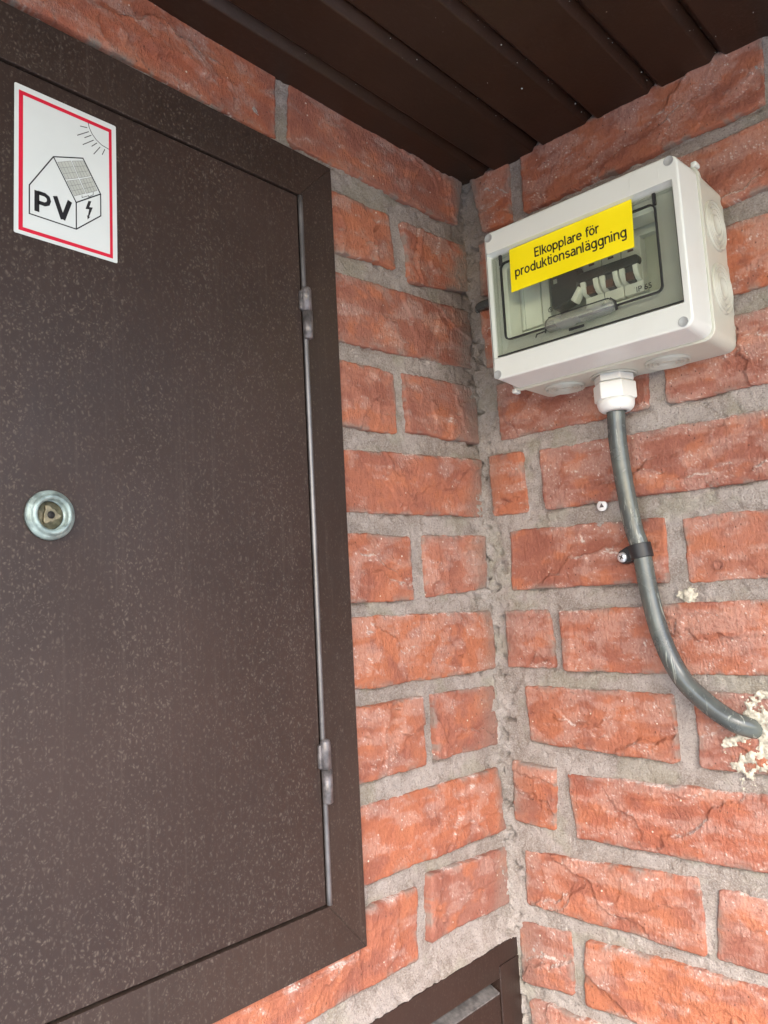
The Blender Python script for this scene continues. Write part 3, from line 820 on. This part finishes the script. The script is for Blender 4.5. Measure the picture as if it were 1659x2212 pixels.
# smoked window: fixed pane, hinged flap with dark rim, half-round finger grip
bm = bmesh.new()
FL = (-241.0, -95.6, 232.5, 304.0)
PN = rrect(OP[0] + 1.6, OP[1] - 0.9, OP[2] + 3.4, OP[3] - 2.2, 1.0, 7)
loft(RWp, bm, [(PN, 84.0), (rrect(*FL, 5.0, 7), 84.0), (rrect(*FL, 5.0, 7), 82.2), (PN, 82.2)], cap0=False, cap1=False)
pane = bp(bm_obj('window_pane', bm, 'smoke_dark', box))
bm = bmesh.new()
LI = (FL[0] + 2.0, FL[1] - 2.0, FL[2] + 3.0, FL[3] - 2.0)
loft(RWp, bm, [(orr(3.2, 1.0), 79.4), (rrect(*LI, 3.0, 7), 77.0), (rrect(*LI, 3.0, 7), 58.0)], cap0=False, cap1=False)
bp(bm_obj('window_ledge', bm, 'inner', box))
bm = bmesh.new()
stroke(RWp, bm, rrect(*FL, 5.0, 7), 1.3, 82.0, 84.35, True)
rim = bp(bm_obj('flap_rim', bm, 'black', box))
bm = bmesh.new()
fi = (FL[0] + .8, FL[1] - .8, FL[2] + .8, FL[3] - .8)
loft(RWp, bm, [(rrect(*fi, 4.4, 7), 82.8), (rrect(*fi, 4.4, 7), 84.2)])
flap = bp(bm_obj('window_flap', bm, 'smoke_door', box))
bm = bmesh.new()
for u in (-241.2, -96.2): wbox(RWp, bm, u - 1.2, u + 1.2, 302.5, 312, 82.5, 84.8)
wbox(RWp, bm, OP[0] + 1.3, OP[0] + 2.3, OP[2] + 4.5, OP[3] - 6, 83.0, 84.3)
wbox(RWp, bm, OP[0] + 1.3, OP[1] - 1, OP[2] + 3.1, OP[2] + 4.1, 83.0, 84.3)
bp(bm_obj('flap_hinge', bm, 'black', box))
bm = bmesh.new()
for k in range(1):
    secs = []
    for i in range(9):
        a = math.pi * i / 8; zc, rz_, rd = 233.0, 6.6, 6.0
        secs.append((zc + rz_ * math.cos(a), 84.2 + rd * math.sin(a)))
    ends = [(-137.5, 0.35), (-138.6, 0.75), (-141.5, 1.0), (-196.5, 1.0), (-200.3, 0.75), (-201.5, 0.35)]
    rings = [[bm.verts.new(RWp(u, 233.0 + (z - 233.0) * k_, 84.2 + (d - 84.2) * k_)) for z, d in secs] for u, k_ in ends]
    for a_, b_ in zip(rings, rings[1:]):
        for j in range(8): bm.faces.new((a_[j], a_[j + 1], b_[j + 1], b_[j]))
    bm.faces.new(rings[0]); bm.faces.new(rings[-1][::-1])
grip = bp(bm_obj('finger_grip', bm, 'grip', box, True))
bm = bmesh.new()
stroke(RWp, bm, [(-136.6, 227.5), (-137.0, 235.5), (-141.0, 240.2), (-196.0, 240.2), (-201.2, 236.0), (-202.4, 229.0)], 0.9, 83.9, 84.6)
stroke(RWp, bm, [(-197.5, 239.6), (-201.4, 236.0), (-202.8, 228.5)], 2.2, 83.9, 84.7)
wbox(RWp, bm, -173, -159, 223.0, 225.2, 83.9, 84.5)
stroke(RWp, bm, [(-137.0, 229.4), (-128.0, 228.8), (-126.6, 226.2)], 0.9, 83.9, 84.5)
bp(bm_obj('grip_outline', bm, 'black', box))
text_mesh('moulded_text', 'IP 65', RWp, -220.5, -233, 237.4, 84.5, 'ink', flap, bold=0.1)
bm = bmesh.new()
stroke(RWp, bm, [(-143 + 2.0 * math.cos(a), 246.3 + 2.0 * math.sin(a)) for a in np.linspace(0, 2 * math.pi, 15)[:-1]], 0.35, 84.2, 84.5, True)
bm_obj('moulded_mark', bm, 'ink', flap)
text_mesh('moulded_mark', 'S', RWp, -141.9, -144.1, 245.0, 84.5, 'ink', flap)
# inside: cover strip, blanking plate, rotary switch, three breakers joined by a lever bar
bm = bmesh.new(); wbox(RWp, bm, -251, -88, 222, 247.0, 46, 54.0); wbox(RWp, bm, -251, -88, 296.5, 311, 46, 54.0)
wbox(RWp, bm, -251, -231, 247.0, 296.5, 46, 54.0)
bp(bm_obj('inner_cover', bm, 'inner', box, bevel=0.001))
for k, (u0, u1) in enumerate(((-100.5, -90), (-118.5, -101.0), (-127.5, -119.2))):
    bm = bmesh.new(); wbox(RWp, bm, u0, u1, 247.4, 296.0, 46, 56 + 0.6 * (k % 2)); bp(bm_obj('blanking_plate', bm, 'inner', box, bevel=0.0008))
bm = bmesh.new()
prism(RWp, bm, [(-134, 292), (-134, 254), (-140, 253.5), (-152, 257), (-160.5, 264), (-162, 280), (-159, 287), (-153, 291)], 50, 66)
sw = bp(bm_obj('rotary_switch', bm, 'black', box, bevel=0.002))
bm = bmesh.new(); wbox(RWp, bm, -141.6, -138.0, 276, 280, 65, 66.4); bm_obj('switch_window', bm, 'cell', sw)
bm = bmesh.new(); prism(RWp, bm, [(-153, 257), (-161, 267), (-164.5, 264), (-157, 253)], 58, 66.5); bm_obj('lock_tab', bm, 'inner', sw, bevel=0.0008)
for k in range(3):
    u = -162.6 - 17.9 * k
    bm = bmesh.new(); wbox(RWp, bm, u - 17.0, u + 0.2, 248, 296, 46, 57.0)
    br_ = bp(bm_obj('circuit_breaker', bm, 'inner', box, bevel=0.001))
    bm = bmesh.new(); wbox(RWp, bm, u - 10.8, u - 5.8, 284.6, 286.4, 56.8, 57.4); bm_obj('indicator_window', bm, 'rust', br_)
    for du in (0.6, -12.4):
        bm = bmesh.new()
        arc = [(u - 4.6 + du * 1.0 * 0 + (0 if du > 0 else -7.9), 57.0)]
        u0 = u - 0.3 if du > 0 else u - 12.2
        pts = [(257.0, 57.0), (258.2, 61.5), (262.5, 65.0), (268.5, 66.0), (273.5, 63.5), (275.0, 57.0)]
        A = [bm.verts.new(RWp(u0, z, d)) for z, d in pts]; B = [bm.verts.new(RWp(u0 - 4.5, z, d)) for z, d in pts]
        bm.faces.new(A); bm.faces.new(B[::-1])
        for j in range(6): bm.faces.new((A[j], A[(j + 1) % 6], B[(j + 1) % 6], B[j]))
        bm_obj('lever_guard', bm, 'inner', br_, bevel=0.0007)
    bm = bmesh.new()
    pts = [(256.8, 57.0), (257.6, 60.8), (262.0, 63.5), (277.0, 64.5), (277.0, 57.0)]
    A = [bm.verts.new(RWp(u - 5.0, z, d)) for z, d in pts]; B = [bm.verts.new(RWp(u - 11.9, z, d)) for z, d in pts]
    bm.faces.new(A); bm.faces.new(B[::-1])
    for j in range(5): bm.faces.new((A[j], A[(j + 1) % 5], B[(j + 1) % 5], B[j]))
    lv = bm_obj('lever', bm, 'black', br_, bevel=0.0006)
    bm = bmesh.new(); wbox(RWp, bm, u - 11.7, u - 5.2, 258.0, 264.5, 60.0, 64.2); bm_obj('lever_flag', bm, 'rust', lv)
bm = bmesh.new(); loft(RWp, bm, [(rrect(-217, -160, 269.0, 277.0, 3.6, 6), 60), (rrect(-217, -160, 269.0, 277.0, 3.6, 6), 67.0)])
bp(bm_obj('lever_bar', bm, 'black', box, bevel=0.0008))

def knockout(origin, axis, R, name='knockout'):
    prof = []
    for r in (R, R * 0.84, R * 0.66, R * 0.44):
        prof += [(0.0, r), (1.9 * MM, r - 0.3 * MM), (1.9 * MM, r - 1.3 * MM), (0.05 * MM, r - 2.3 * MM)]
    prof += [(0.05 * MM, 1.3 * MM), (0.9 * MM, 0.6 * MM)]
    bm = bmesh.new(); lathe(bm, prof, origin, axis, 48, cap0=False)
    o = bm_obj(name, bm, 'boxb', base, True); o.modifiers.new('normals', 'WEIGHTED_NORMAL')
for z in (295, 241.5): knockout(RWp(-265.9, z, 25.5), (0, -1, 0), 21 * MM)
for u in (-215, -117): knockout(RWp(u, 194.6, 23), (0, 0, -1), 18.5 * MM)
# cable gland under the box
GU, GD = -164.5, 20.5
gl = None
def hexr(bm, z0, z1, R, ch=1.2):
    o = RWp(GU, 0, GD)
    secs = [(z0, R - ch), (z0 - ch * 0.6, R), (z1 + ch * 0.6, R), (z1, R - ch)]
    lathe(bm, [(-z * MM, r * MM) for z, r in secs], o, (0, 0, -1), 6)
bm = bmesh.new(); lathe(bm, [(0, 20.5 * MM), (1.2 * MM, 20.2 * MM), (1.2 * MM, 18.6 * MM), (0.1 * MM, 18.2 * MM)], RWp(GU, 194.6, GD), (0, 0, -1), 40)
bm_obj('knockout', bm, 'boxb', base, True)
bm = bmesh.new(); hexr(bm, 195, 187.6, 17.2)
gl = bp(bm_obj('cable_gland', bm, 'gland', box, bevel=0.0006))
bm = bmesh.new(); hexr(bm, 187.2, 171.5, 18.8, 1.4); bm_obj('clamp_nut', bm, 'gland', gl, bevel=0.0008)
bm = bmesh.new(); o = RWp(GU, 0, GD)
lathe(bm, [(172.5 * MM, 16.4 * MM), (168 * MM, 16.2 * MM), (164.6 * MM, 15.0 * MM), (162.4 * MM, 12.8 * MM), (161.2 * MM, 9.5 * MM), (164 * MM, 9.0 * MM)], o, (0, 0, 1), 40)
bm_obj('nut_dome', bm, 'gland', gl, True)
bm = bmesh.new(); lathe(bm, [(163.4 * MM, 9.4 * MM), (161.7 * MM, 8.9 * MM)], o, (0, 0, 1), 32); bm_obj('rubber_seal', bm, 'black', gl, True)

# hand-built grotesque letters: centre-line strokes in mm, x-height 5.2
def ell(cx, cy, rx, ry, n=18): return [(cx + rx * math.cos(2 * math.pi * k / n), cy + ry * math.sin(2 * math.pi * k / n)) for k in range(n + 1)]
OB = ell(1.75, 2.6, 1.72, 2.15)
GLY = {'E': (4.6, [[(0, 0), (0, 7.2)], [(0, .45), (3.4, .45)], [(0, 3.75), (3.1, 3.75)], [(0, 6.75), (3.4, 6.75)]]),
 'l': (1.9, [[(0, 7.2), (0, 0)]]), 'k': (4.0, [[(0, 0), (0, 7.2)], [(0, 2.0), (2.9, 5.2)], [(1.1, 3.1), (3.2, 0)]]),
 'o': (5.0, [OB]), 'p': (5.0, [[(0, -2), (0, 5.2)], OB]),
 'a': (4.6, [[(3.1, 0), (3.1, 3.4), (2.7, 4.4), (1.7, 4.8), (.35, 4.45)], [(3.1, 2.9), (1.4, 2.9), (.3, 2.3), (.05, 1.55), (.35, .8), (1.25, .45), (2.3, .7), (3.1, 1.5)]]),
 'r': (3.1, [[(0, 0), (0, 5.2)], [(0, 3.3), (.5, 4.3), (1.2, 4.75), (2.2, 4.75)]]),
 'e': (4.8, [[(0, 2.7), (3.4, 2.7), (3.3, 3.7), (2.7, 4.5), (1.75, 4.8), (.7, 4.5), (.1, 3.6), (0, 2.6), (.1, 1.6), (.7, .75), (1.8, .45), (3.1, .95)]]),
 'f': (3.1, [[(.9, 0), (.9, 5.8), (1.2, 6.6), (1.9, 6.85), (2.6, 6.75)], [(0, 4.8), (2.4, 4.8)]]),
 'd': (5.1, [[(3.5, 0), (3.5, 7.2)], OB]), 'u': (4.8, [[(0, 5.2), (0, 1.9), (.4, .8), (1.5, .45), (2.6, .8), (3.2, 1.7)], [(3.2, 5.2), (3.2, 0)]]),
 't': (3.1, [[(.9, 6.6), (.9, 1.3), (1.2, .6), (2.3, .45)], [(0, 4.8), (2.3, 4.8)]]), 'i': (1.8, [[(0, 0), (0, 5.2)], [(0, 6.3), (0, 7.2)]]),
 'n': (4.8, [[(0, 0), (0, 5.2)], [(0, 3.4), (.6, 4.4), (1.7, 4.8), (2.8, 4.5), (3.2, 3.4), (3.2, 0)]]),
 's': (4.2, [[(2.9, 4.3), (1.6, 4.8), (.5, 4.5), (.1, 3.8), (.5, 3.0), (1.6, 2.65), (2.7, 2.2), (3.0, 1.4), (2.6, .7), (1.5, .45), (0, .95)]]),
 'g': (5.1, [[(3.5, 5.2), (3.5, -.6), (3.1, -1.5), (1.8, -1.8), (.4, -1.5)], OB]), ' ': (2.3, [])}
for c_, b_ in (('\u00e4', 'a'), ('\u00f6', 'o')):
    GLY[c_] = (GLY[b_][0], GLY[b_][1] + [[(0.85, 6.1), (0.85, 7.0)], [(2.65, 6.1), (2.65, 7.0)]])
def stroke_text(name, txt, u0, u1, base0, base1, d0, d1, w, mat, parent):
    tot = sum(GLY[c][0] for c in txt[:-1]) + 3.5; sx = (u1 - u0) / tot; x = 0.0; bm = bmesh.new()
    for c in txt:
        adv, st = GLY[c]
        for pl in st:
            P = [(u0 + (x + px) * sx, base0 + (base1 - base0) * (x + px) / tot + pz * abs(sx) * 1.02) for px, pz in pl]
            stroke(RWp, bm, P, w, d0, d1)
        x += adv
    return bm_obj(name, bm, mat, parent)

# yellow label on the window
yl = thing('label_sticker', 'yellow sticker with two lines of black Swedish text on the box window', 'sticker', RWp(-165, 273.6, 84.4))
yin = -yl.location
bm = bmesh.new(); pts = [(-107.3, 312.9), (-223.6, 313.9), (-222.4, 274.2), (-106.3, 273.3)]
prism(RWp, bm, pts, 85.0, 85.5); o = bm_obj('backing', bm, 'yellow', yl); o.location = yin
o = stroke_text('lettering', 'Elkopplare f\u00f6r', -133.2, -195.6, 297.2, 296.8, 85.3, 85.62, 1.3, 'ink', yl); o.location = yin
o = stroke_text('lettering', 'produktionsanl\u00e4ggning', -112.2, -216.6, 285.9, 284.9, 85.3, 85.62, 1.3, 'ink', yl); o.location = yin

# ------------------------------------------------------------------ cable, clip, screws, stub
path = [RWp(-164.5, 172, 20.5), RWp(-163.6, 160, 20.5), RWp(-162.8, 136, 20), RWp(-163.8, 108, 18.5), RWp(-166.0, 74, 16), RWp(-168.0, 56, 14.5), RWp(-171.8, 38, 13),
        RWp(-175.6, 4, 13.5), RWp(-181.4, -29, 14), RWp(-189.6, -54.6, 14), RWp(-200.6, -74.6, 14), RWp(-217.4, -91.6, 13), RWp(-233.5, -103.6, 11), RWp(-243, -108.6, 5.5), RWp(-249.5, -111.6, -5), RWp(-252.5, -113, -17)]
cp_ = catmull(path, 10)
bm = bmesh.new(); tube(bm, cp_, 8.0 * MM, 28)
o = bm_obj('cable', bm, 'cable', None, True)
tag(o, 'dark grey cable with painted-in highlight streaks, curving down from the box into the wall', 'cable')
clip = thing('cable_clip', 'black plastic clip holding the grey cable to the wall', 'cable clip', RWp(-170, 36, 0))
cin = -clip.location
ax = (path[7] - path[5]).normalized()
cc = RWp(-171.6, 37.5, 13.2)
bm = bmesh.new()
lathe(bm, [(-6.2 * MM, 8.1 * MM), (-6.2 * MM, 9.9 * MM), (6.2 * MM, 9.9 * MM), (6.2 * MM, 8.1 * MM)], cc, ax, 36, False, False)
o = bm_obj('strap', bm, 'black', clip, bevel=0.0005); o.location = cin
bm = bmesh.new()
prism(RWp, bm, [(-166, 44.6), (-158, 42.0), (-151.6, 38.6), (-149.6, 34.5), (-150.6, 30.0), (-155, 27.4), (-160, 28.2), (-168, 30.2)], 3, 15.0)
o = bm_obj('foot', bm, 'black', clip, bevel=0.0015); o.location = cin
bm = bmesh.new(); lathe(bm, [(0, 4.6 * MM), (0.9 * MM, 4.4 * MM), (1.8 * MM, 3.2 * MM), (2.1 * MM, 1.4 * MM)], RWp(-155, 33.4, 15.0), (-1, 0, 0), 24)
o = bm_obj('screw', bm, 'steel', clip, True); o.location = cin; s_ = o
bm = bmesh.new()
stroke(RWp, bm, [(-153.2, 34.6), (-156.8, 32.2)], 1.0, 16.5, 17.2); stroke(RWp, bm, [(-154.0, 31.6), (-156.0, 35.2)], 1.0, 16.5, 17.25)
bm_obj('screw_cross', bm, 'dark', s_)

ws = thing('wall_screw', 'lone white screw head in the mortar joint left of the grey cable', 'screw', RWp(-134, 82.6, 0))
win = -ws.location
bm = bmesh.new(); lathe(bm, [(-6 * MM, 2.5 * MM), (1.2 * MM, 2.5 * MM), (1.6 * MM, 5.0 * MM), (2.8 * MM, 5.1 * MM), (3.3 * MM, 4.4 * MM)], RWp(-134, 82.6, 0.6), (-1, 0, 0), 28)
o = bm_obj('head', bm, 'whitecap', ws, True); o.location = win; hd_ = o
bm = bmesh.new(); prism(RWp, bm, [(-131.6, 81.0), (-136.2, 81.0), (-133.9, 85.0)], 3.5, 4.05); bm_obj('drive_recess', bm, 'worn', hd_)

bm = bmesh.new(); tube(bm, catmull([RWp(-8, 308.5, -9), RWp(-12, 308.5, 0), RWp(-22, 307, 8), RWp(-45, 304, 14), RWp(-84, 300, 20)], 6), 4.6 * MM, 18)
tag(bm_obj('cable_stub', bm, 'cable', None, True), 'short dark grey cable in the corner behind the left side of the box', 'cable')

# ------------------------------------------------------------------ lower cabinet
low = thing('lower_cabinet', 'reddish brown metal panel at the foot of the corner below the bricks', 'cabinet', LWp(-180, -900))
lin = -low.location
def lp(o): o.location = lin; return o
TZ, RX = -320.5, 3.0
M['dusty'] = simple_mat('lit_dusty_ledge', (0.125, 0.115, 0.108), 0.8, 0, 0.4, 120, 0.4, 400)  # pale colour paints skylight on the sloped top, along with dust
for pts in ([(-520, TZ), (RX, TZ), (RX, TZ - 18), (-30.2, TZ - 18), (-30.2, TZ - 28.5), (-520, TZ - 28.5)], [(RX, TZ - 18.5), (RX, -900), (-29.8, -900), (-29.8, TZ - 18.5)]):
    bm = bmesh.new(); prism(LWp, bm, pts, -20, 4.0); lp(bm_obj('frame_bar', bm, 'lower', low, bevel=0.0009))
bm = bmesh.new(); wbox(LWp, bm, -518, -3, -898, TZ - 3, -20, -12.5); lp(bm_obj('back_plate', bm, 'dark', low))
bm = bmesh.new()
prof = [(-12, TZ - 33.6), (4.4, TZ - 41.2), (4.4, -900), (-12, -900)]
A = [bm.verts.new(LWp(-520, z, d)) for d, z in prof]; B = [bm.verts.new(LWp(-33.2, z, d)) for d, z in prof]
bm.faces.new(A); bm.faces.new(B[::-1])
for j in range(4): bm.faces.new((A[j], A[(j + 1) % 4], B[(j + 1) % 4], B[j]))
panel = lp(bm_obj('panel', bm, 'lower', low, bevel=0.0006))
bm = bmesh.new()
prof = [(-12, TZ - 31.6), (4.9, TZ - 39.4), (4.9, TZ - 40.9), (-12, TZ - 33.2)]
A = [bm.verts.new(LWp(-519, z, d)) for d, z in prof]; B = [bm.verts.new(LWp(-34.0, z, d)) for d, z in prof]
bm.faces.new(A); bm.faces.new(B[::-1])
for j in range(4): bm.faces.new((A[j], A[(j + 1) % 4], B[(j + 1) % 4], B[j]))
bm_obj('lit_ledge', bm, 'dusty', panel)
